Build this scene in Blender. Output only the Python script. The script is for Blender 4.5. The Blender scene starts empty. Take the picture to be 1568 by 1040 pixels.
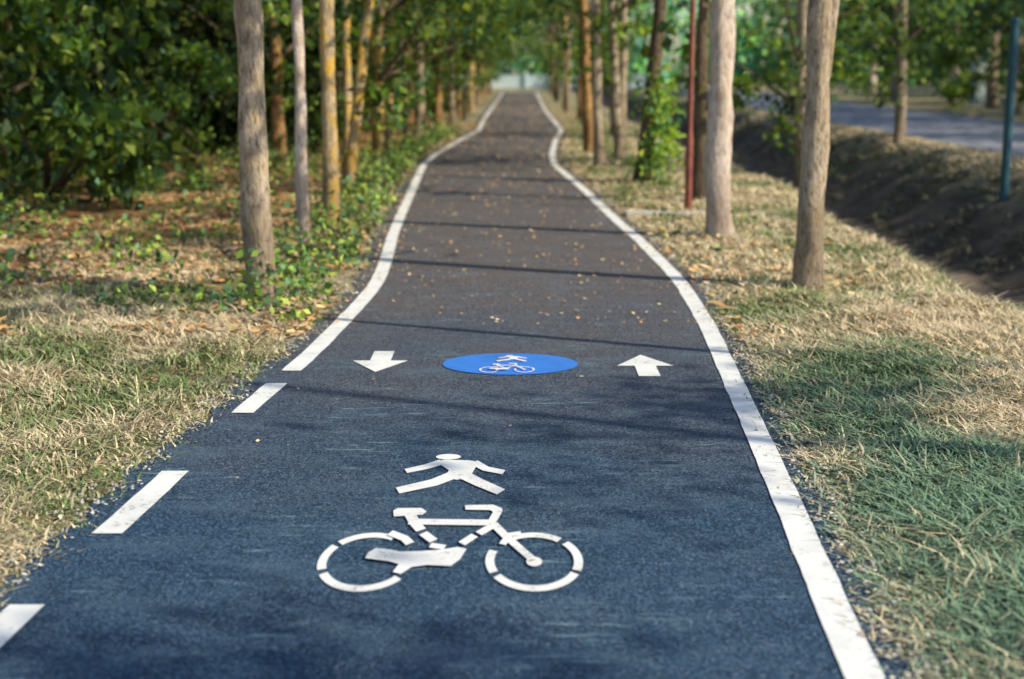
import bpy, math, random, bmesh
import numpy as np
from mathutils import Vector, noise
random.seed(7); rng = np.random.default_rng(7)
scene = bpy.context.scene
COL = scene.collection

# ------------------------------------------------------------ materials
def new_mat(name):
    m = bpy.data.materials.new(name); m.use_nodes = True
    nt = m.node_tree
    for n in list(nt.nodes): nt.nodes.remove(n)
    out = nt.nodes.new('ShaderNodeOutputMaterial')
    return m, nt, out
def N(nt, t, **kw):
    n = nt.nodes.new(t)
    for k, v in kw.items(): setattr(n, k, v)
    return n
def ramp(nt, fac, stops):
    r = nt.nodes.new('ShaderNodeValToRGB')
    el = r.color_ramp.elements
    while len(el) > 1: el.remove(el[-1])
    el[0].position = stops[0][0]; el[0].color = (*stops[0][1], 1)
    for p, c in stops[1:]:
        e = el.new(p); e.color = (*c, 1)
    nt.links.new(fac, r.inputs[0]); return r.outputs[0]
def mixc(nt, fac, a, b, mode='MIX'):
    m = nt.nodes.new('ShaderNodeMix'); m.data_type = 'RGBA'; m.blend_type = mode
    for s, v in ((0, fac), (6, a), (7, b)):
        if hasattr(v, 'links'): nt.links.new(v, m.inputs[s])
        else: m.inputs[s].default_value = v if s == 0 else (*v, 1)
    return m.outputs[2]
def noise_n(nt, vec, scale, detail=4, rough=0.55):
    n = N(nt, 'ShaderNodeTexNoise'); n.inputs['Scale'].default_value = scale
    n.inputs['Detail'].default_value = detail; n.inputs['Roughness'].default_value = rough
    nt.links.new(vec, n.inputs['Vector']); return n.outputs['Fac']
def pos(nt): return nt.nodes.new('ShaderNodeNewGeometry').outputs['Position']
def scaled(nt, vec, s):
    m = nt.nodes.new('ShaderNodeMapping'); m.inputs['Scale'].default_value = s
    nt.links.new(vec, m.inputs['Vector']); return m.outputs[0]
def bsdf(nt, out, col, rough=0.8, bump=None, bstr=0.3, bdist=0.02, spec=0.3):
    b = nt.nodes.new('ShaderNodeBsdfPrincipled')
    b.inputs['Roughness'].default_value = rough
    b.inputs['Specular IOR Level'].default_value = spec
    if hasattr(col, 'links'): nt.links.new(col, b.inputs['Base Color'])
    else: b.inputs['Base Color'].default_value = (*col, 1)
    if bump is not None:
        bp = nt.nodes.new('ShaderNodeBump'); bp.inputs['Strength'].default_value = bstr
        bp.inputs['Distance'].default_value = bdist
        nt.links.new(bump, bp.inputs['Height']); nt.links.new(bp.outputs[0], b.inputs['Normal'])
    nt.links.new(b.outputs[0], out.inputs[0]); return b
def math_n(nt, op, a, b=None, clamp=False):
    m = nt.nodes.new('ShaderNodeMath'); m.operation = op; m.use_clamp = clamp
    for i, v in enumerate((a, b)):
        if v is None: continue
        if hasattr(v, 'links'): nt.links.new(v, m.inputs[i])
        else: m.inputs[i].default_value = v
    return m.outputs[0]

def mat_asphalt():
    m, nt, out = new_mat('asphalt_path'); p = pos(nt)
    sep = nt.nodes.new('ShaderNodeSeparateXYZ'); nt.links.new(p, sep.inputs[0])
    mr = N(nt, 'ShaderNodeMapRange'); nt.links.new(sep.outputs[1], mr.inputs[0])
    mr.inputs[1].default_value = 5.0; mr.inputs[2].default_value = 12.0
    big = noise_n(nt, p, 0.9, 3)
    shade_fade = math_n(nt, 'ADD', mr.outputs[0], math_n(nt, 'MULTIPLY', math_n(nt, 'SUBTRACT', big, 0.5), 0.7), True)
    base = mixc(nt, shade_fade, (0.034, 0.102, 0.20), (0.200, 0.165, 0.155))  # foreground's blue shade cast painted into the base colour, fading out along Y
    fine = noise_n(nt, p, 95, 2, 0.75)
    base = mixc(nt, ramp(nt, fine, [(0.42, (1, 1, 1)), (0.56, (0, 0, 0))]), base, mixc(nt, 0.85, base, (0.006, 0.014, 0.03)))
    base = mixc(nt, math_n(nt, 'MULTIPLY', ramp(nt, fine, [(0.56, (0, 0, 0)), (0.68, (1, 1, 1))]), 0.55), base, (0.24, 0.30, 0.36))
    med = noise_n(nt, scaled(nt, p, (0.6, 1.5, 1)), 2.6, 4, 0.7)
    base = mixc(nt, math_n(nt, 'MULTIPLY', ramp(nt, med, [(0.5, (0, 0, 0)), (0.75, (1, 1, 1))]), 0.5), base, (0.12, 0.20, 0.28))
    v = N(nt, 'ShaderNodeTexVoronoi'); v.inputs['Scale'].default_value = 70; nt.links.new(p, v.inputs['Vector'])
    sp = nt.nodes.new('ShaderNodeSeparateColor'); nt.links.new(v.outputs['Color'], sp.inputs[0])
    spk = math_n(nt, 'MULTIPLY', math_n(nt, 'GREATER_THAN', sp.outputs[0], 0.94), math_n(nt, 'LESS_THAN', v.outputs['Distance'], 0.25))
    base = mixc(nt, math_n(nt, 'MULTIPLY', spk, 0.7), base, (0.42, 0.46, 0.50))
    sc = noise_n(nt, scaled(nt, p, (1.6, 11, 1)), 2.3, 4, 0.7)
    sm = noise_n(nt, p, 1.9, 2)
    scf = math_n(nt, 'MULTIPLY', ramp(nt, sc, [(0.56, (0, 0, 0)), (0.64, (1, 1, 1))]), ramp(nt, sm, [(0.52, (0, 0, 0)), (0.6, (1, 1, 1))]))
    base = mixc(nt, math_n(nt, 'MULTIPLY', scf, 0.6), base, (0.24, 0.40, 0.48))
    bsdf(nt, out, base, 0.7, fine, 1.0, 0.009, 0.35); return m
def mat_paint(name, c, wear=0.5):
    m, nt, out = new_mat(name); p = pos(nt)
    a = noise_n(nt, p, 45, 3, 0.7); b = noise_n(nt, p, 5, 3, 0.6)
    dirt = mixc(nt, math_n(nt, 'MULTIPLY', ramp(nt, b, [(0.45, (0, 0, 0)), (0.8, (1, 1, 1))]), 0.5), c, tuple(x*0.62 for x in c))
    s = math_n(nt, 'ADD', a, math_n(nt, 'MULTIPLY', b, 0.45))
    chip = ramp(nt, s, [(0.84, (0, 0, 0)), (0.92, (1, 1, 1))])
    col = mixc(nt, math_n(nt, 'MULTIPLY', chip, wear), dirt, (0.06, 0.10, 0.16))
    bsdf(nt, out, col, 0.6, a, 0.4, 0.003); return m
def mat_ground():
    m, nt, out = new_mat('ground_soil_and_dry_grass'); p = pos(nt)
    sep = nt.nodes.new('ShaderNodeSeparateXYZ'); nt.links.new(p, sep.inputs[0])
    a = noise_n(nt, p, 1.1, 5, 0.65); f = noise_n(nt, p, 28, 3, 0.7)
    right = ramp(nt, a, [(0.32, (0.13, 0.20, 0.09)), (0.46, (0.32, 0.32, 0.19)), (0.60, (0.58, 0.49, 0.31))])
    left = ramp(nt, a, [(0.34, (0.09, 0.12, 0.04)), (0.46, (0.40, 0.22, 0.11)), (0.62, (0.66, 0.37, 0.19))])
    mr = N(nt, 'ShaderNodeMapRange'); nt.links.new(sep.outputs[0], mr.inputs[0])
    mr.inputs[1].default_value = -3.2; mr.inputs[2].default_value = -1.2
    c = mixc(nt, mr.outputs[0], left, right)
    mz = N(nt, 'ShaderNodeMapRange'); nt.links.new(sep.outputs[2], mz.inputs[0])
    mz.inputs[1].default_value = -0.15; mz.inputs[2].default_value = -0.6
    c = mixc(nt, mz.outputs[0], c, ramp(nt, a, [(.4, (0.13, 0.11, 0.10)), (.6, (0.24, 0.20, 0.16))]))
    c = mixc(nt, ramp(nt, f, [(0.35, (1, 1, 1)), (0.6, (0, 0, 0))]), c, mixc(nt, 0.5, c, (0.03, 0.03, 0.02)))
    bsdf(nt, out, c, 0.95, f, 0.8, 0.04, 0.1); return m
def mat_attr(name, trans=0.35, rough=0.55, tintrand=True):
    m, nt, out = new_mat(name)
    at = nt.nodes.new('ShaderNodeAttribute'); at.attribute_name = 'Col'
    col = at.outputs['Color']
    if tintrand:
        oi = nt.nodes.new('ShaderNodeObjectInfo')
        col = mixc(nt, ramp(nt, oi.outputs['Random'], [(0, (0.0, 0.0, 0.0)), (1, (0.6, 0.6, 0.6))]), col, (1.3, 1.08, 0.7), 'MULTIPLY')
    b = bsdf(nt, out, col, rough, spec=0.25)
    if trans > 0:
        tr = nt.nodes.new('ShaderNodeBsdfTranslucent')
        nt.links.new(mixc(nt, 1.0, col, (1.9, 1.9, 0.8), 'MULTIPLY'), tr.inputs[0])
        mx = nt.nodes.new('ShaderNodeMixShader'); mx.inputs[0].default_value = trans
        nt.links.new(b.outputs[0], mx.inputs[1]); nt.links.new(tr.outputs[0], mx.inputs[2])
        nt.links.new(mx.outputs[0], out.inputs[0])
    return m
def mat_bark(name, light, dark, lich=None, amt=0.3, basedark=0.5):
    m, nt, out = new_mat(name)
    p = pos(nt)
    st = scaled(nt, p, (1, 1, 0.3))
    a = noise_n(nt, st, 34, 4, 0.75); b = noise_n(nt, scaled(nt, p, (1, 1, .7)), 5, 4, 0.65)
    c = ramp(nt, a, [(0.36, dark), (0.52, light)])
    c = mixc(nt, math_n(nt, 'MULTIPLY', ramp(nt, b, [(0.40, (1, 1, 1)), (0.52, (0, 0, 0))]), 0.6), c, dark)
    if lich:
        l = noise_n(nt, p, 6.5, 4, 0.7)
        c = mixc(nt, math_n(nt, 'MULTIPLY', ramp(nt, l, [(0.45, (0, 0, 0)), (0.58, (1, 1, 1))]), amt), c, lich)
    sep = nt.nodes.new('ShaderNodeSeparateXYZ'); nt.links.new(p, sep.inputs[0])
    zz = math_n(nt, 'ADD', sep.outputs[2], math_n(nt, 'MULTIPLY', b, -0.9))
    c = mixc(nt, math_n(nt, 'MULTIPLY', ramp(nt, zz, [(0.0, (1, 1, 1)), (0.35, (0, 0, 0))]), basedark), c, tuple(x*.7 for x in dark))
    bsdf(nt, out, c, 0.9, a, 0.9, 0.04, 0.15); return m
def mat_simple(name, c1, c2, scale=12, rough=0.6, spec=0.3, bstr=0.2, metal=0):
    m, nt, out = new_mat(name); p = pos(nt); a = noise_n(nt, p, scale, 4, 0.65)
    b = bsdf(nt, out, ramp(nt, a, [(0.35, c1), (0.65, c2)]), rough, a, bstr, 0.01, spec)
    b.inputs['Metallic'].default_value = metal; return m

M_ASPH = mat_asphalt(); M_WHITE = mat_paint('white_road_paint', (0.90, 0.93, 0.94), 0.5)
M_BLUE = mat_paint('blue_road_paint', (0.05, 0.24, 0.80), 0.5)
M_GROUND = mat_ground()
M_LEAF = mat_attr('leaf', 0.38); M_LEAFO = mat_attr('leaf_far', 0.0, 0.6)
M_GRASS = mat_attr('grass_blades', 0.0, 0.8, False)
M_DEAD = mat_attr('dead_leaf', 0.0, 0.8, False)
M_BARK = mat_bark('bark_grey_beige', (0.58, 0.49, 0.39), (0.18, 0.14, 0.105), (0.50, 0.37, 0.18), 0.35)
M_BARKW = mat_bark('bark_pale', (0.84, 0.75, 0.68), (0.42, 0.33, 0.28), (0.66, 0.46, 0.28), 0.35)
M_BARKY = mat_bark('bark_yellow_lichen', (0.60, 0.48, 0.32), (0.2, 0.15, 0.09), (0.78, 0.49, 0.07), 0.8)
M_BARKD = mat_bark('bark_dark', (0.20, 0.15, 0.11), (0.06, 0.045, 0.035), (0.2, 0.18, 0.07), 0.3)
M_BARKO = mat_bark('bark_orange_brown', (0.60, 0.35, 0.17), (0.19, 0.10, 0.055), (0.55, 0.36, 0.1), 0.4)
M_ROAD = mat_simple('road_asphalt', (0.21, 0.23, 0.28), (0.28, 0.305, 0.355), 6, 0.85)
M_STONE = mat_simple('gravel_stone', (0.25, 0.25, 0.24), (0.6, 0.6, 0.58), 30, 0.85)

# ------------------------------------------------------------ mesh helpers
def quads_mesh(name, V, F, col=None, mats=(), midx=None, smooth=False):
    V = np.asarray(V, dtype=np.float32); F = np.asarray(F, dtype=np.int32)
    me = bpy.data.meshes.new(name)
    me.vertices.add(len(V)); me.vertices.foreach_set('co', V.ravel())
    me.loops.add(F.size); me.loops.foreach_set('vertex_index', F.ravel())
    me.polygons.add(len(F)); me.polygons.foreach_set('loop_start', np.arange(0, F.size, 4, dtype=np.int32))
    for m in mats: me.materials.append(m)
    if midx is not None: me.polygons.foreach_set('material_index', np.asarray(midx, dtype=np.int32))
    me.update(calc_edges=True)
    if smooth: me.polygons.foreach_set('use_smooth', np.ones(len(F), dtype=bool))
    if col is not None:
        a = me.attributes.new('Col', 'FLOAT_COLOR', 'POINT')
        c = np.ones((len(V), 4), dtype=np.float32); c[:, :3] = col
        a.data.foreach_set('color', c.ravel())
    return me
def add(name, me, parent=None, loc=(0, 0, 0), rot=(0, 0, 0), sc=(1, 1, 1)):
    o = bpy.data.objects.new(name, me); COL.objects.link(o)
    o.location = loc; o.rotation_euler = rot; o.scale = sc
    if parent: o.parent = parent
    return o
def norm(a): return a/np.maximum(np.linalg.norm(a, axis=1, keepdims=True), 1e-6)
def leaf_arrays(C, size, col, up=0.7, wid=0.34):
    n = len(C); d = norm(rng.normal(size=(n, 3))+np.array([0, 0, -.35]))
    n0 = rng.normal(size=(n, 3))+np.array([0, 0, up])
    s = norm(np.cross(d, n0)); nn = np.cross(s, d)
    L = (np.asarray(size)*rng.uniform(.6, 1.3, n))[:, None]
    V = np.stack([C, C+d*L*.5+s*L*wid+nn*L*.12, C+d*L, C+d*L*.5-s*L*wid+nn*L*.12], 1).reshape(-1, 3)
    F = np.arange(n*4).reshape(-1, 4)
    return V, F, np.repeat(col, 4, axis=0)
def tube(pts, rad, seg=10, rough=0.0, seed=0):
    pts = [Vector(p) for p in pts]; V = []; F = []
    for i, p in enumerate(pts):
        t = (pts[min(i+1, len(pts)-1)]-pts[max(i-1, 0)]).normalized()
        ref = Vector((1, 0, 0)) if abs(t.x) < .9 else Vector((0, 1, 0))
        a = t.cross(ref).normalized(); b = t.cross(a)
        for k in range(seg):
            th = 2*math.pi*k/seg
            dv = a*math.cos(th)+b*math.sin(th)
            r = rad[i]
            if rough: r *= 1+rough*noise.noise(Vector((dv.x*1.3+seed, dv.y*1.3, p.z*2.2)))+rough*.6*noise.noise(Vector((dv.x*3+seed, dv.y*3, p.z*6)))
            V.append(p+dv*r)
    for i in range(len(pts)-1):
        for k in range(seg):
            F.append((i*seg+k, i*seg+(k+1) % seg, (i+1)*seg+(k+1) % seg, (i+1)*seg+k))
    return [tuple(v) for v in V], F

GREENS = np.array([(0.085, 0.165, 0.036), (0.14, 0.23, 0.045), (0.055, 0.125, 0.05), (0.20, 0.28, 0.06), (0.065, 0.15, 0.085)])
def crown(name, zlo, zhi, rad, ncl, per, size, clr=0.38, shoots=0, bright=1.0, limbs=True, mat=None):
    V = []; F = []; C = []; MI = []; off = 0
    cen = []
    while len(cen) < ncl:
        z = random.uniform(zlo, zhi); t = (z-zlo)/(zhi-zlo)
        R = rad*(math.sin(math.pi*min(1, .18+t*.82))**.6)
        a = random.uniform(0, 6.283); r = R*math.sqrt(random.uniform(.08, 1))
        c = Vector((r*math.cos(a), r*math.sin(a), z))
        if noise.noise(c*0.55+Vector((zlo*3, 0, 0))) < -0.12: continue
        cen.append(c)
    ls = []
    if limbs:
        for c in cen[::3]:
            hz = max(zlo*.7, c.z-abs(Vector((c.x, c.y)).length)*random.uniform(.6, 1.0))
            mid = Vector((c.x*.5, c.y*.5, hz+(c.z-hz)*.4))+Vector([random.uniform(-.1, .1) for _ in range(3)])
            ls.append(((0, 0, hz), mid, c))
    for (a, b, c) in ls:
        v, f = tube([a, b, c], [.045, .025, .006], 5)
        V.append(np.array(v)); F.append(np.array(f)+off); off += len(v); C.append(np.full((len(v), 3), .1)); MI += [1]*len(f)
    for k in range(shoots):
        z = random.uniform(zlo*.35, zlo); a = random.uniform(0, 6.283); r = random.uniform(.1, .5)
        cen.append(Vector((r*math.cos(a), r*math.sin(a), z)))
    for i, c in enumerate(cen):
        n = int(per*random.uniform(.5, 1.4)); sh = i >= ncl
        if sh: n = int(n*.4)
        cc = clr*(.5 if sh else random.uniform(.7, 1.3))
        P = rng.normal(size=(n, 3))*np.array([cc, cc, cc*.6])+np.array(c)
        base = GREENS[rng.integers(0, 5, n)]*rng.uniform(.6, 1.3, (n, 1))*random.uniform(.4, 1.6)*bright
        v, f, cl = leaf_arrays(P, size, base)
        V.append(v); F.append(f+off); off += len(v); C.append(cl); MI += [0]*len(f)
    return quads_mesh(name, np.concatenate(V), np.concatenate(F), np.concatenate(C), (mat or M_LEAF, M_BARKD), MI)

CR_HIGH = [crown('crown_high_%d' % i, 3.6, 9.0, 1.9, 18, 70, .16) for i in range(3)]
CR_LOW = [crown('crown_low_%d' % i, 2.6, 8.0, 2.5, 36, 58, .18, shoots=7) for i in range(4)]
CR_THIN = [crown('crown_thin_%d' % i, 2.9, 7.5, 1.6, 15, 55, .18, shoots=3) for i in range(4)]
CR_BIG = [crown('crown_big_%d' % i, 2.4, 13.0, 3.4, 38, 60, .38, clr=.7, mat=M_LEAFO, bright=1.15) for i in range(3)]
CR_DARK = [crown('crown_forest_%d' % i, 2.0, 11.0, 2.8, 38, 55, .30, clr=.5, bright=.4, shoots=4, mat=M_LEAFO) for i in range(3)]  # forest-interior shade painted in as darker leaf colour
SHRUB = [crown('shrub_foliage_%d' % i, .15, 2.5, 1.4, 22, 75, .17, clr=.19, bright=1.1) for i in range(4)]
SHRUBD = [crown('shrub_dark_%d' % i, .15, 2.3, 1.35, 24, 75, .18, clr=.26, bright=.35, mat=M_LEAFO) for i in range(3)]  # darkened shrub copies: undergrowth shade is put into the leaf colour

def trunk_mesh(h, r, lean=(0, 0), seed=0, mat=M_BARK, fork=None, seg=16, flare=1.5):
    pts = []; rad = []; n = 40
    for i in range(n):
        t = (i/(n-1))**1.5; z = h*t
        pts.append((lean[0]*z+.018*math.sin(z*1.1+seed)+.009*math.sin(z*3.1+seed), lean[1]*z+.03*math.cos(z*.9+seed*2), z-.06))
        rad.append(r*(1-.72*t)*(1+(flare-1)*math.exp(-z*6.0)))
    x0, y0, _ = pts[0]
    pts = [(p[0]-x0, p[1]-y0, p[2]) for p in pts]
    V, F = tube(pts, rad, seg, .24, seed)
    if fork:
        fz, dx, fr = fork; off = len(V)
        cx = lean[0]*fz
        fp = [(cx+.02, 0, fz-.35), (cx+dx*.15, 0, fz), (cx+dx*.26, .02, fz+.5), (cx+dx*.5, .05, fz+1.4), (cx+dx*1.2, .1, fz+4)]
        v, f = tube(fp, [fr*.8, fr, fr*.92, fr*.75, fr*.3], seg, .2, seed+3)
        V += v; F += [tuple(a+off for a in q) for q in f]
    return quads_mesh('trunk', V, F, None, (mat,), smooth=True)
def tree(name, x, y, h, r, mat=M_BARK, lean=(0, 0), cr=None, cs=1.0, fork=None, z=0, flare=1.5, seed=None):
    e = bpy.data.objects.new(name, None); COL.objects.link(e); e.location = (x, y, z)
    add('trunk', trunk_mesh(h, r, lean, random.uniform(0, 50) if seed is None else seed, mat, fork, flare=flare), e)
    if cr is not None:
        add('crown', random.choice(cr), e, (lean[0]*4, lean[1]*4, 0), (0, 0, random.uniform(0, 6.28)), (cs, cs, cs*h/9.0 if cr not in (CR_BIG, CR_DARK) else cs))
    return e

# ------------------------------------------------------------ path outline
RK = [(-8, .66), (3.86, 1.015), (5.75, 1.13), (8.22, 1.26), (9.5, 1.33), (11.57, 1.374), (14.5, 1.275), (16, 1.186), (20.25, 1.01), (25.2, .74), (28, .78), (33.5, 1.02), (38.4, 1.33), (54.6, 1.27), (78, 1.45), (96, 1.55)]
LK = [(-8, -2.1), (4.4, -1.6), (5.14, -1.52), (5.97, -1.47), (7.02, -1.365), (7.7, -1.32), (8.05, -1.26), (9.5, -1.17), (11.3, -1.085), (12.8, -1.14), (14.5, -1.229), (16, -1.282), (20.25, -1.412), (25.2, -1.56), (28, -1.50), (33.5, -1.2), (38.4, -.88), (46, -.9), (76, -.66), (96, -.55)]
YS = np.arange(-8, 90.01, .2)
def smooth(K):
    x = np.interp(YS, [k[0] for k in K], [k[1] for k in K])
    k = np.ones(7)/7; xp = np.pad(x, 3, mode='edge')
    return np.convolve(xp, k, 'valid')
RX = smooth(RK); LX = smooth(LK)
def rx(y): return float(np.interp(y, YS, RX))
def lx(y): return float(np.interp(y, YS, LX))

# ------------------------------------------------------------ terrain
def tz(x, y):
    z = 0.0
    w = .18*math.sin(y*.35)+.1*math.sin(y*.93+1)
    e = 4.0+w
    if x > e-.5 and x < 9.2:
        if x < e+1.5: t = max(0, (x-e+.5)/2.0); z = -1.35*(t*t*(3-2*t))
        elif x < 6.7: z = -1.35
        else: t = (x-6.7)/2.5; z = -1.35+1.35*(t*t*(3-2*t))**.75
    if y < 90:
        d = max(x-rx(y)-.16, lx(y)-.16-x)
    else: d = 2
    k = min(1, max(0, d/.6))
    if not (x > 9.2 and x < 15.6):
        z += k*(.035*noise.noise(Vector((x*1.4, y*1.4, 0)))+.03*noise.noise(Vector((x*4, y*4, 3)))+.012)
        if z < -.2: z += .16*noise.noise(Vector((x*1.1, y*.9, 8)))+.06*noise.noise(Vector((x*3.5, y*3, 8)))
    if x < -6: z += .25*min(1, (-6-x)/8)*(1+.6*noise.noise(Vector((x*.2, y*.2, 0))))
    return z
xs = list(np.concatenate([[-600, -300, -150, -80, -50, -35, -26, -20, -16, -13, -11], np.arange(-9.5, 10, .16), [10.5, 11.5, 13, 14.5, 15.5, 15.8, 16.5, 18, 21, 26, 35, 50, 80, 150, 300, 600]]))
ys = list(np.concatenate([[-300, -100, -50, -30, -20], np.arange(-12, 40, .2), np.arange(40, 100, .8), [100, 104, 110, 120, 140, 170, 220, 300, 500, 900]]))
V = [(x, y, tz(x, y)) for y in ys for x in xs]; nx = len(xs)
F = [(j*nx+i, j*nx+i+1, (j+1)*nx+i+1, (j+1)*nx+i) for j in range(len(ys)-1) for i in range(nx-1)]
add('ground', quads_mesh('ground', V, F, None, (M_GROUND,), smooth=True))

def strip(name, ya, yb, fl, fr, z, mat, step=.2, rag=0):
    yy = list(np.arange(ya, yb, step))+[yb]; V = []; F = []
    for i, y in enumerate(yy):
        a = fl(y); b = fr(y)
        if rag:
            a += rag*noise.noise(Vector((y*3.1, 0, 0)))+rag*.5*noise.noise(Vector((y*11, 0, 0))); b += rag*noise.noise(Vector((y*3.1, 9, 0)))+rag*.5*noise.noise(Vector((y*11, 9, 0)))
        V += [(a, y, z), (b, y, z)]
        if i: F.append((2*i-2, 2*i-1, 2*i+1, 2*i))
    return quads_mesh(name, V, F, None, (mat,))
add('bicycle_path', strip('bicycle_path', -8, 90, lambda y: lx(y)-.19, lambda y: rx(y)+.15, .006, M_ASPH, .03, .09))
hw = .058
add('edge_line', strip('edge_line', -6, 89.5, lambda y: rx(y)-hw, lambda y: rx(y)+hw, .011, M_WHITE, .05, .006))
add('edge_line', strip('edge_line', 8.03, 89.5, lambda y: lx(y)-hw, lambda y: lx(y)+hw, .011, M_WHITE, .05, .006))
e = bpy.data.objects.new('dashed_edge_line', None); COL.objects.link(e)
for i, (a, b) in enumerate([(.5, 1.3), (2.1, 2.9), (3.65, 4.41), (5.13, 5.97), (7.02, 7.70)]):
    add('dash_%d' % i, strip('dash', a, b, lambda y: lx(y)-hw, lambda y: lx(y)+hw, .011, M_WHITE, .05, .006), e)

# ------------------------------------------------------------ stencilled symbols
EL = 1.75
class Sten:
    def __init__(s): s.V = []; s.F = []; s.k = 0
    def poly(s, P):
        o = len(s.V); z = s.k*.0003; s.k += 1
        s.V += [(p[0], p[1], z) for p in P]; s.F.append(tuple(range(o, o+len(P))))
    def stroke(s, P, w, w2=None):
        w2 = w2 or w; Q = [np.array((p[0], p[1]/EL)) for p in P]; L = []; R = []
        for i, q in enumerate(Q):
            t = Q[min(i+1, len(Q)-1)]-Q[max(i-1, 0)]; t = t/np.linalg.norm(t); n = np.array((-t[1], t[0]))
            ww = w+(w2-w)*i/(len(Q)-1)
            L.append(q+n*ww/2); R.append(q-n*ww/2)
        s.poly([(p[0], p[1]*EL) for p in R+L[::-1]])
    def arc(s, c, r, a0, a1, w):
        n = 16
        s.stroke([(c[0]+r*math.cos(math.radians(a0+(a1-a0)*i/n)), c[1]+EL*r*math.sin(math.radians(a0+(a1-a0)*i/n))) for i in range(n+1)], w)
    def disc(s, c, r, ry=None):
        ry = ry or r*EL
        s.poly([(c[0]+r*math.cos(a*math.pi/16), c[1]+ry*math.sin(a*math.pi/16)) for a in range(32)])
    def obj(s, name, mat, sx=1, sy=1, dx=0, dy=0, z=.011, c=(0, 0), parent=None):
        me = bpy.data.meshes.new(name)
        me.from_pydata([((v[0]-c[0])*sx+dx, (v[1]-c[1])*sy+dy, z+v[2]) for v in s.V], [], s.F)
        me.materials.append(mat); return add(name, me, parent)
def bike():
    s = Sten(); w = .032; cl = (-.517, 4.83); cr = (.079, 4.83); r = .158
    for a in ((208, 322), (146, 199), (62, 138)): s.arc(cl, r, *a, w)
    for a in ((214, 332), (158, 206), (52, 118), (-22, 42)): s.arc(cr, r, *a, w)
    s.poly([(-.462, 5.326), (-.470, 5.40), (-.455, 5.434), (-.36, 5.434), (-.337, 5.39), (-.35, 5.35), (-.419, 5.335)])
    s.stroke([(-.405, 5.37), (-.372, 5.24), (-.345, 5.16)], .045, .04)
    s.stroke([(-.40, 5.262), (-.062, 5.25)], .04)
    s.poly([(-.185, 5.41), (-.188, 5.47), (-.075, 5.475), (-.04, 5.43), (-.038, 5.39), (-.062, 5.25), (-.095, 5.26), (-.075, 5.38), (-.085, 5.405)])
    s.stroke([(-.072, 5.235), (-.02, 5.08), (.079, 4.82)], .036, .03)
    s.disc((.079, 4.81), .028)
    s.stroke([(-.08, 5.20), (-.125, 5.115)], .034); s.stroke([(-.14, 5.095), (-.185, 5.0)], .034)
    s.stroke([(-.46, 5.125), (-.40, 5.06), (-.375, 5.0)], .035); s.stroke([(-.335, 5.12), (-.29, 5.03)], .036)
    s.stroke([(-.035, 4.99), (-.01, 5.10), (.035, 5.115)], .028)
    s.poly([(-.525, 4.84), (-.52, 4.90), (-.495, 4.95), (-.44, 4.93), (-.405, 4.91), (-.33, 4.915), (-.26, 4.93), (-.20, 4.96), (-.165, 4.94), (-.185, 4.83), (-.215, 4.76), (-.30, 4.77), (-.352, 4.75), (-.385, 4.68), (-.415, 4.70), (-.40, 4.78), (-.44, 4.81)])
    s.stroke([(-.30, 4.98), (-.245, 4.955)], .03)
    return s
def person():
    s = Sten()
    s.disc((-.287, 6.195), .056, .046)
    s.poly([(-.345, 6.12), (-.30, 6.145), (-.19, 6.135), (-.145, 6.11), (-.160, 6.02), (-.182, 5.86), (-.235, 5.835), (-.29, 5.86), (-.275, 5.98)])
    s.stroke([(-.31, 6.11), (-.38, 6.03), (-.462, 5.965)], .05, .038)
    s.stroke([(-.17, 6.105), (-.115, 6.0), (-.035, 5.945)], .046, .038)
    s.stroke([(-.235, 5.93), (-.33, 5.79), (-.475, 5.675)], .066, .052)
    s.stroke([(-.225, 5.93), (-.14, 5.79), (-.045, 5.655)], .066, .052)
    return s
bike().obj('bicycle_marking', M_WHITE); person().obj('pedestrian_marking', M_WHITE)
for nm, X, sgn, yc in (('direction_arrow', -.786, -1, 8.295), ('direction_arrow', .782, 1, 8.185)):
    s = Sten(); h = .3
    s.poly([(X-.165, yc-.02*sgn), (X-.062, yc-.02*sgn), (X-.062, yc-h*sgn), (X+.062, yc-h*sgn), (X+.062, yc-.02*sgn), (X+.165, yc-.02*sgn), (X, yc+h*sgn)][::(1 if sgn < 0 else -1)])
    s.obj(nm, M_WHITE)
e = bpy.data.objects.new('shared_path_sign_marking', None); COL.objects.link(e)
s = Sten(); s.poly([(-.01+.40*math.cos(a*math.pi/40), 8.225+.305*math.sin(a*math.pi/40)) for a in range(80)]); s.obj('blue_disc', M_BLUE, parent=e)
bike().obj('bicycle_symbol', M_WHITE, .34, .26, -.03, 8.08, .0155, (-.22, 5.0), e)
person().obj('pedestrian_symbol', M_WHITE, .40, .31, .0, 8.36, .0155, (-.25, 5.95), e)

add('road', strip('road', -60, 260, lambda y: 9.6+.0*y, lambda y: 15.3, .03, M_ROAD, 2.0))

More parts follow.
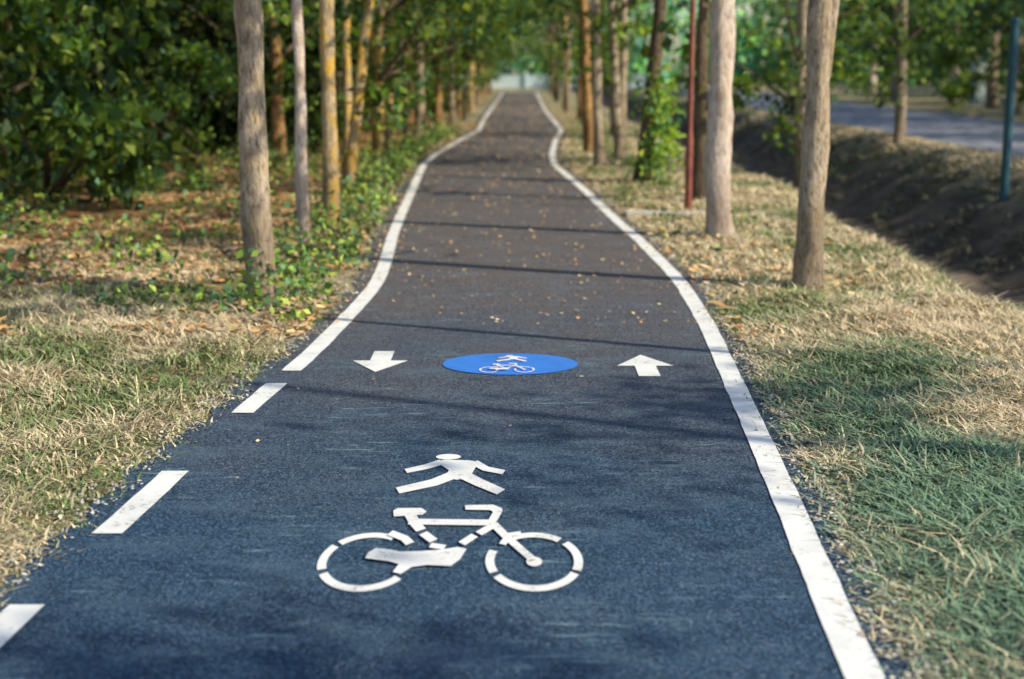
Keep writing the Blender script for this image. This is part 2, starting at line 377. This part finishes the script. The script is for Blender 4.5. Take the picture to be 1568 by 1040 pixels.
# ------------------------------------------------------------ grass
def grass(name, regions, hgt, pal, nb=11):
    B = []; K = []
    for n_tuft, region, dens, pw in regions:
        cnt = 0
        while cnt < n_tuft:
            y = region[2]+(region[3]-region[2])*random.random()**pw; x = random.uniform(region[0], region[1])
            d = 2
            if y < 88:
                dr = x-rx(y)-.10; dl = lx(y)-.13-x; d = max(dr, dl)
                if d < 0: continue
            nn = noise.noise(Vector((x*.8, y*.8, 5)))+.5*noise.noise(Vector((x*2.5, y*2.5, 1)))
            if not dens(x, y, nn, d): continue
            cnt += 1; B.append((x, y, tz(x, y), d)); K.append(nn)
    B = np.array(B); K = np.array(K)
    P = np.repeat(B[:, :3], nb, 0); P[:, :2] += rng.normal(size=(len(P), 2))*.055
    kk = np.repeat(K, nb)+rng.normal(size=len(P))*.25; dd = np.repeat(B[:, 3], nb)
    yy = P[:, 1]
    tuft = np.repeat(rng.uniform(.6, 1.5, len(B)), nb)
    h = hgt*tuft*rng.uniform(.4, 1.5, len(P))*np.clip(.35+dd*1.6, .3, 1)
    dirn = rng.normal(size=(len(P), 2)); dirn /= np.linalg.norm(dirn, axis=1, keepdims=True)
    side = np.stack([-dirn[:, 1], dirn[:, 0]], 1)
    w = rng.uniform(.002, .0045, len(P))*(1+yy/11)
    ln = rng.uniform(.3, 2.0, len(P))*h
    def pt(t, sgn, ws):
        q = P.copy(); q[:, :2] += dirn*(ln*t*t)[:, None]+side*(w*ws*sgn)[:, None]; q[:, 2] += h*t*(1-.35*t)-.01; return q
    V = np.stack([pt(0, -1, 1), pt(0, 1, 1), pt(.55, 1, .8), pt(.55, -1, .8), pt(1, 1, .15), pt(1, -1, .15)], 1).reshape(-1, 3)
    i = np.arange(len(P))[:, None]*6
    F = np.concatenate([i+np.array([[0, 1, 2, 3]]), i+np.array([[3, 2, 4, 5]])], 0)
    c = pal(P, kk)*rng.uniform(.65, 1.3, (len(P), 1))
    me = quads_mesh(name, V, F, np.repeat(c, 6, 0), (M_GRASS,)); return add(name, me)
STRAW = np.array((.74, .63, .43)); GREEN = np.array((.20, .29, .11)); TEAL = np.array((.19, .32, .22)); OR = np.array((.70, .42, .20))
def mixp(a, b, t): t = np.clip(t, 0, 1)[:, None]; return a*(1-t)+b*t
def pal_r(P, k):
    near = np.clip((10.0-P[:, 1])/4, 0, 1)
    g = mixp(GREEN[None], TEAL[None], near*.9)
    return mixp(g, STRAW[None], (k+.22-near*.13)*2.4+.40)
def pal_l(P, k):
    far = np.clip((P[:, 1]-11)/5, 0, 1)
    s = mixp(STRAW[None]*.92, OR[None], far*.8)
    return mixp(GREEN[None]*.9, s, (k+.03)*2.8+.42)
grass('verge_grass', [(7500, (1.1, 4.3, 3.0, 34), lambda x, y, n, d: random.random() < .8+n and tz(x, y) > -.5, 1.7), (5500, (1.0, 4.2, 3.2, 10.5), lambda x, y, n, d: x < .36*y+.35, 1.0)], .07, pal_r)
grass('verge_grass', [(9500, (-6.5, -1.0, 3.6, 34), lambda x, y, n, d: x > -.37*y-.5 and random.random() < (.8 if y < 11 else .15)+n, 1.7)], .065, pal_l)
grass('ditch_bank_grass', [(3600, (6.8, 9.5, 10, 60), lambda x, y, n, d: random.random() < .3+max(0, tz(x, y)+.5)*2+n, 1.7)], .09, lambda P, k: mixp(np.array([[.20, .19, .13]]), STRAW[None], (P[:, 2]+.22)*5+k))
def weeds(name, pts, n, size, spread, hz, mul=1.0):
    Vs = []; Fs = []; Cs = []; off = 0
    for (x, y, r) in pts:
        k = int(n*r); P = rng.normal(size=(k, 3))*np.array([spread*r, spread*r*1.4, 0]); P[:, 2] = np.abs(rng.normal(size=k))*hz*r+.02
        P += np.array([x, y, 0])
        ok = np.array([(p[0] > rx(p[1])+.12) or (p[0] < lx(p[1])-.12) for p in P])
        P = P[ok]
        if not len(P): continue
        v, f, c = leaf_arrays(P, size, GREENS[rng.integers(0, 5, len(P))]*rng.uniform(.7, 1.6, (len(P), 1))*mul, 1.4)
        Vs.append(v); Fs.append(f+off); Cs.append(c); off += len(v)
    return add(name, quads_mesh(name, np.concatenate(Vs), np.concatenate(Fs), np.concatenate(Cs), (M_LEAFO,)))
wp = [(lx(y)-random.uniform(.25, .9), y, random.uniform(.4, 1.3)) for y in np.arange(9.5, 36, .38)]
wp += [(random.uniform(-6, -2.6), random.uniform(10, 30), random.uniform(.6, 1.8)) for _ in range(45)]
weeds('creeping_weeds', wp, 100, .07, .16, .18, 1.3)
wp = [(rx(y)+random.uniform(.3, 1.6), y, random.uniform(.4, .9)) for y in np.arange(13, 44, .8)]
weeds('creeping_weeds', wp, 80, .055, .15, .09, 1.0)

def litter(name, P, size, palt):
    n = len(P); a = rng.uniform(0, 6.28, n); d = np.stack([np.cos(a), np.sin(a), rng.normal(size=n)*.18], 1)
    s = np.stack([-np.sin(a), np.cos(a), rng.normal(size=n)*.3], 1); L = (size*rng.uniform(.5, 1.3, n))[:, None]
    V = np.stack([P-d*L*.5, P+s*L*.3, P+d*L*.5, P-s*L*.3], 1).reshape(-1, 3)
    V[:, 2] = np.maximum(V[:, 2], np.repeat(P[:, 2], 4)-.008)
    c = palt[rng.integers(0, len(palt), n)]*rng.uniform(.6, 1.25, (n, 1))
    return add(name, quads_mesh(name, V, np.arange(4*n).reshape(-1, 4), np.repeat(c, 4, 0), (M_DEAD,)))
DP = np.array([(.70, .44, .18), (.84, .66, .33), (.56, .37, .22), (.74, .60, .42), (.66, .37, .15)])
P = []
for _ in range(5200):
    y = 9.5+70*random.random()**1.4
    if y < 11 and random.random() < .5: continue
    t = random.random(); t = t if random.random() < .5 else (t**3 if random.random() < .5 else 1-t**3)
    P.append((lx(y)-.1+(rx(y)-lx(y)+.2)*t, y, .02))
P = np.array(P)
for _ in range(14):
    y = random.uniform(4.5, 9); P = np.vstack([P, [(random.uniform(lx(y), rx(y)), y, .02)]])
litter('fallen_leaves', P, np.clip(.020+(P[:, 1]-4)*.0017, .022, .07), DP)
P = []
for _ in range(19000):
    y = 9+35*random.random()**1.4; x = lx(y)-.15-abs(random.gauss(0, 3.2))
    if noise.noise(Vector((x*.5, y*.5, 2))) < -.2: continue
    P.append((x, y, tz(x, y)+.035))
for _ in range(3000):
    y = 9+50*random.random()**1.4; x = rx(y)+.12+abs(random.gauss(0, .9))
    if x > 3.9: continue
    P.append((x, y, tz(x, y)+.03))
litter('forest_floor_leaves', np.array(P), .085, DP)
P = []
for _ in range(4200):
    y = 3+20*random.random()**1.5
    x = rx(y)+.15+random.gauss(0, .08) if random.random() < .6 else lx(y)-.18+random.gauss(0, .08)
    if lx(y)-.07 < x < rx(y)+.07: continue
    P.append((x, y, .02))
litter('edge_debris', np.array(P), .024, np.array([(.55, .57, .55), (.68, .65, .55), (.38, .37, .33)]))
Vg = []; Fg = []
for _ in range(1900):
    y = 3+30*random.random()**1.8
    x = rx(y)+.15+abs(random.gauss(0, .09)) if random.random() < .5 else lx(y)-.17-abs(random.gauss(0, .12))
    r = random.uniform(.002, .008); o = len(Vg); z = .012
    for sx, sy in ((-1, -1), (1, -1), (1, 1), (-1, 1)): Vg.append((x+sx*r*random.uniform(.7, 1.3), y+sy*r*random.uniform(.7, 1.3), z-.006))
    for sx, sy in ((-1, -1), (1, -1), (1, 1), (-1, 1)): Vg.append((x+sx*r*.6, y+sy*r*.6, z+r*random.uniform(.6, 1.2)))
    for q in ((4, 5, 6, 7), (0, 1, 5, 4), (1, 2, 6, 5), (2, 3, 7, 6), (3, 0, 4, 7)): Fg.append(tuple(o+k for k in q))
add('gravel', quads_mesh('gravel', Vg, Fg, None, (M_STONE,)))

# ------------------------------------------------------------ trees along the path
T = 'deciduous_tree'
tree(T, -1.89, 10.6, 9, .112, M_BARK, (-.0, 0), CR_HIGH, flare=1.6, seed=2.0)
tree(T, -2.03, 13.9, 8, .062, M_BARKW, (.005, 0), CR_HIGH)
tree(T, -1.93, 15.05, 8.5, .088, M_BARKY, (-.01, 0), CR_HIGH, flare=1.4)
tree(T, -2.24, 19.2, 8.5, .08, M_BARKY, (.12, 0), CR_LOW, .9)
tree(T, -2.3, 17.6, 8.5, .06, M_BARKW, (.02, 0), CR_HIGH)
tree(T, -3.8, 23.5, 9, .11, M_BARKO, (0, 0), CR_LOW)
mats = [M_BARK, M_BARKO, M_BARKD, M_BARKY, M_BARKO]
for (x, y) in [(-2.6, 22.5), (-2.3, 24.4), (-2.45, 26), (-3.1, 27.3), (-2.5, 28.5), (-2.9, 30.6), (-2.35, 32), (-2.25, 35), (-2.6, 36.6), (-1.95, 37.5), (-1.7, 41), (-2.2, 43), (-1.5, 45), (-1.75, 48), (-1.5, 52), (-1.6, 57), (-1.45, 61), (-1.5, 66), (-1.4, 71), (-1.45, 77), (-1.35, 83), (-1.4, 89)]:
    tree(T, x, y, 8.5+random.uniform(-1, 1), random.uniform(.06, .12), random.choice(mats), (random.uniform(-.03, .06), 0), random.choice([CR_LOW, CR_THIN]), random.uniform(.85, 1.05))
tree(T, 2.35, 11.2, 9, .108, M_BARK, (.0, 0), CR_HIGH, fork=(1.7, .42, .055), flare=1.3, seed=4.0)
tree(T, 2.12, 14.47, 10, .135, M_BARKW, (0.0, 0), CR_HIGH, flare=1.25)
tree(T, 2.38, 18.2, 9, .09, M_BARKD, (-.01, 0), CR_THIN, 1.15)
t4 = tree(T, 1.93, 21.2, 9, .115, M_BARKD, (.08, 0), CR_HIGH)
for (x, y, m) in [(1.5, 24.3, M_BARK), (2.0, 26.5, M_BARK), (1.52, 28.5, M_BARKO), (2.3, 30.5, M_BARK), (1.9, 34, M_BARKO), (2.6, 36, M_BARK), (2.2, 38, M_BARKD), (2.9, 40, M_BARK), (2.15, 42.5, M_BARK), (2.7, 45, M_BARK), (2.25, 47, M_BARKO), (2.0, 52, M_BARK), (2.1, 57, M_BARKY), (2.3, 62, M_BARK), (2.1, 67, M_BARKD), (2.2, 73, M_BARK), (2.3, 79, M_BARKO), (2.3, 86, M_BARK)]:
    tree(T, x, y, 8.5+random.uniform(-1, 1), random.uniform(.09, .13), m, (random.uniform(-.06, .02), 0), CR_LOW if y > 58 else CR_THIN, random.uniform(.95, 1.1))
for (x, y, r, h) in [(3.25, 7.7, .05, 12.5), (9.0, -.6, .12, 9), (9.1, 3.0, .12, 9)]:
    tree(T, x, y, h, r, M_BARK, (.02, 0), CR_HIGH, .85 if x > 5 else 1.0, z=tz(x, y))
P = np.concatenate([rng.normal(size=(90, 3))*np.array([.13, .13, .15])+np.array([.12+.12*k % .3, -.1, .25+k*.2]) for k in range(7)])
v, f, c = leaf_arrays(P, .11, GREENS[rng.integers(0, 5, len(P))]*2.0)
add('sucker_leaves', quads_mesh('sucker_leaves', v, f, c, (M_LEAF,)), t4)

# ------------------------------------------------------------ forest on the left
fm = [M_BARKD, M_BARKO, M_BARK, M_BARKD]
tree('pine_tree', -6.9, 25.6, 13, .19, M_BARKO, (0, 0), CR_DARK, .9)
placed = []
for _ in range(900):
    y = random.uniform(15, 95); x = random.uniform(-24, -4.2)
    if y < 20 and x > -7: continue
    if abs(x+6.9) < 1.2 and y < 27: continue
    if any((x-a)**2+(y-b)**2 < 9 for a, b in placed): continue
    placed.append((x, y))
    if len(placed) > 60: break
for (x, y) in placed:
    tree(T, x, y, random.uniform(9, 11), random.uniform(.08, .16), random.choice(fm), (random.uniform(-.04, .04), 0), CR_DARK if x < -6 or random.random() < .4 else CR_LOW, random.uniform(.85, 1.15), z=tz(x, y))
for (x, y, s) in [(-5.4, 15.6, .95), (-7.2, 17.5, 1.15), (-5.6, 17.2, 1.1), (-6.4, 20, 1.2), (-4.7, 19.5, .5), (-5.0, 23, .7), (-4.0, 27, .6), (-4.2, 32, .9), (-3.8, 38, .9), (-3.2, 45, .9), (-3.2, 53, .9), (-2.8, 63, 1.0), (-2.8, 73, 1.0)]:
    add('shrub', random.choice(SHRUB), None, (x, y, tz(x, y)), (0, 0, random.uniform(0, 6.28)), (s, s, s*random.uniform(.9, 1.2)))
for (x, y, s) in [(-8.6, 19.5, 1.4), (-7.5, 24, 1.3), (-10, 22, 1.4), (-9.5, 27, 1.4), (-6.0, 30, 1.2), (-8, 35, 1.5), (-12, 30, 1.5), (-5.2, 42, 1.2), (-12, 40, 1.6), (-5.2, 36, 1.1), (-15, 35, 2), (-17, 48, 2.2), (-10, 50, 2), (-7, 60, 2), (-20, 60, 2.5), (-13, 25, 1.8)]:
    add('shrub', random.choice(SHRUBD), None, (x, y, tz(x, y)), (0, 0, random.uniform(0, 6.28)), (s, s, s*random.uniform(.9, 1.2)))
def mass(name, n, fx, fy, zr, size, cl, mul, percl=60):
    cs = []
    while len(cs) < n//percl:
        y = random.uniform(*fy); x = random.uniform(*fx); z = random.uniform(*zr)
        if noise.noise(Vector((x*.25, y*.25, z*.35))) < -.12: continue
        cs.append((x, y, z, random.uniform(.6, 1.4)))
    cs = np.array(cs); k = np.repeat(cs, percl, 0)
    P = k[:, :3]+rng.normal(size=(len(k), 3))*np.array([cl, cl, cl*.6])
    P[:, 2] = np.abs(P[:, 2])
    col = GREENS[rng.integers(0, 5, len(k))]*k[:, 3:4]*rng.uniform(.7, 1.3, (len(k), 1))*np.array(mul)
    v, f, c = leaf_arrays(P, size, col, .4)
    add(name, quads_mesh(name, v, f, c, (M_LEAFO,)))
mass('distant_forest', 26000, (-32, -24), (16, 130), (0, 11), .9, 1.4, (.2, .22, .2))  # leaf tint strongly darkened, deep-forest shade lies in the colour
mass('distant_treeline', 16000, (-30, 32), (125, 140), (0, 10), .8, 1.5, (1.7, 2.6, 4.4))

# ------------------------------------------------------------ right side
for (x, y, s) in [(19, -9, .9), (19.5, -3, .8), (18.5, 12, .8), (18.5, 18, .85), (18, 24, .8), (18.5, 31, .8), (18, 37, .85), (19, 44, .85), (18, 51, .85), (19, 58, .85), (18, 66, .85), (19, 75, .9), (18, 86, .95), (19, 98, 1), (23, 40, 1), (24, 52, 1), (25, 64, 1), (24, 78, 1), (28, 46, 1.1), (30, 60, 1.1)]:
    tree(T, x+random.uniform(-.5, .5), y, 12*s, random.uniform(.16, .26), random.choice([M_BARK, M_BARKD, M_BARKW]), (random.uniform(-.03, .03), 0), CR_BIG, s)
mass('roadside_hedge', 20000, (32, 40), (25, 150), (0, 11), .85, 1.3, (1.0, 1.05, .9))
for (x, y, s) in [(17.5, 40, 1), (18, 47, 1), (17.5, 57, 1), (18, 70, 1), (7.7, 60, .9), (17.5, 90, 1.2), (5.2, 95, 1.3), (7.5, 100, 1.4), (-3, 98, 1.3), (-5, 92, 1.3), (22, 55, 1.3), (25, 60, 1.4), (21, 66, 1.3)]:
    add('shrub', random.choice(SHRUB), None, (x, y, 0), (0, 0, random.uniform(0, 6.28)), (s, s, s))
tree(T, 4.9, 24, 9, .12, M_BARK, (-.04, 0), CR_LOW, .85, z=-1.0)
tree(T, 8.9, 33, 9, .13, M_BARK, (-.02, 0), CR_LOW, .9, z=-.1)

M_LAMP = mat_simple('painted_steel_red_brown', (0.16, .045, .038), (0.26, .085, .06), 8, .6)
M_BLUEP = mat_simple('painted_steel_teal', (0.03, .10, .14), (0.05, .14, .18), 8, .5)
M_CONC = mat_simple('concrete', (0.45, .43, .40), (0.62, .6, .56), 14, .9)
M_WW = mat_simple('white_render', (0.52, .68, .72), (0.66, .79, .80), 1.2, .8)
def tubeobj(name, pts, rad, mat, parent, seg=12):
    v, f = tube(pts, rad, seg); return add(name, quads_mesh(name, v, f, None, (mat,), smooth=True), parent)
def box(name, c, s, mat, parent=None, bev=.01):
    me = bpy.data.meshes.new(name)
    bm = bmesh.new(); bmesh.ops.create_cube(bm, size=1)
    for v in bm.verts: v.co = Vector((v.co.x*s[0], v.co.y*s[1], v.co.z*s[2]))
    bmesh.ops.bevel(bm, geom=bm.edges[:], offset=bev, segments=2, affect='EDGES'); bm.to_mesh(me); bm.free()
    me.materials.append(mat); return add(name, me, parent, c)
e = bpy.data.objects.new('street_lamp', None); COL.objects.link(e); e.location = (2.13, 17.2, 0)
tubeobj('pole', [(0, 0, 0), (0, 0, .9), (0, 0, .92), (0, 0, 5)], [.045, .045, .034, .03], M_LAMP, e)
tubeobj('arm', [(0, 0, 4.9), (-.1, 0, 5.15), (-.7, 0, 5.3)], [.028, .026, .024], M_LAMP, e)
box('lamp_head', (-.9, 0, 5.3), (.5, .2, .09), M_LAMP, e, .03)
box('concrete_slab', (1.8, 16.6, .03), (.95, .3, .05), M_CONC)
e = bpy.data.objects.new('metal_post', None); COL.objects.link(e); e.location = (8.05, 23.3, tz(8.05, 23.3))
tubeobj('pole', [(0, 0, -.1), (0, 0, 2.85)], [.075, .075], M_BLUEP, e)
tubeobj('cap', [(0, 0, 2.85), (0, 0, 2.89), (0, 0, 2.92)], [.09, .09, .01], M_BLUEP, e)
e = bpy.data.objects.new('white_wall', None); COL.objects.link(e)
box('wall_panels', (1, 105, .45), (18, .2, .9), M_WW, e, .02)
for i in range(7):
    box('wall_post_%d' % i, (-8+i*3, 104.9, .6), (.22, .34, 1.2), M_WW, e, .02)
box('wall_coping', (1, 105, .945), (18, .28, .08), M_WW, e, .02)
e = bpy.data.objects.new('gate_pillar', None); COL.objects.link(e)
for i, x in enumerate((20.2, 24.0)):
    box('shaft_%d' % i, (x, 62, .95), (.8, .8, 1.9), M_WW, e, .03); box('cap_%d' % i, (x, 62, 1.98), (1.0, 1.0, .14), M_CONC, e, .03)

# ------------------------------------------------------------ light & camera
el = 35; az = math.atan2(.916, -.40)
w = bpy.data.worlds.new('World'); scene.world = w; w.use_nodes = True; nt = w.node_tree
bg = nt.nodes['Background']; sky = nt.nodes.new('ShaderNodeTexSky'); sky.sky_type = 'NISHITA'; sky.sun_disc = False
sky.sun_elevation = math.radians(el); sky.sun_rotation = az
nt.links.new(sky.outputs[0], bg.inputs[0]); bg.inputs[1].default_value = .15
sd = bpy.data.lights.new('sun', 'SUN'); sd.energy = 5; sd.angle = math.radians(.55); sd.color = (1, .87, .66)
so = bpy.data.objects.new('sun', sd); COL.objects.link(so)
dv = Vector((math.sin(az)*math.cos(math.radians(el)), math.cos(az)*math.cos(math.radians(el)), math.sin(math.radians(el))))
so.rotation_euler = dv.to_track_quat('Z', 'Y').to_euler()
cd = bpy.data.cameras.new('camera'); cam = bpy.data.objects.new('camera', cd); COL.objects.link(cam)
cam.location = (0, 0, 1.75); cam.rotation_euler = (math.radians(90-10.97), 0, 0)
cd.lens = 50; cd.sensor_width = 36; cd.clip_end = 2000
cd.dof.use_dof = True; cd.dof.focus_distance = 6.8; cd.dof.aperture_fstop = 1.5
scene.camera = cam
scene.view_settings.view_transform = 'Standard'; scene.view_settings.look = 'None'; scene.view_settings.exposure = 0
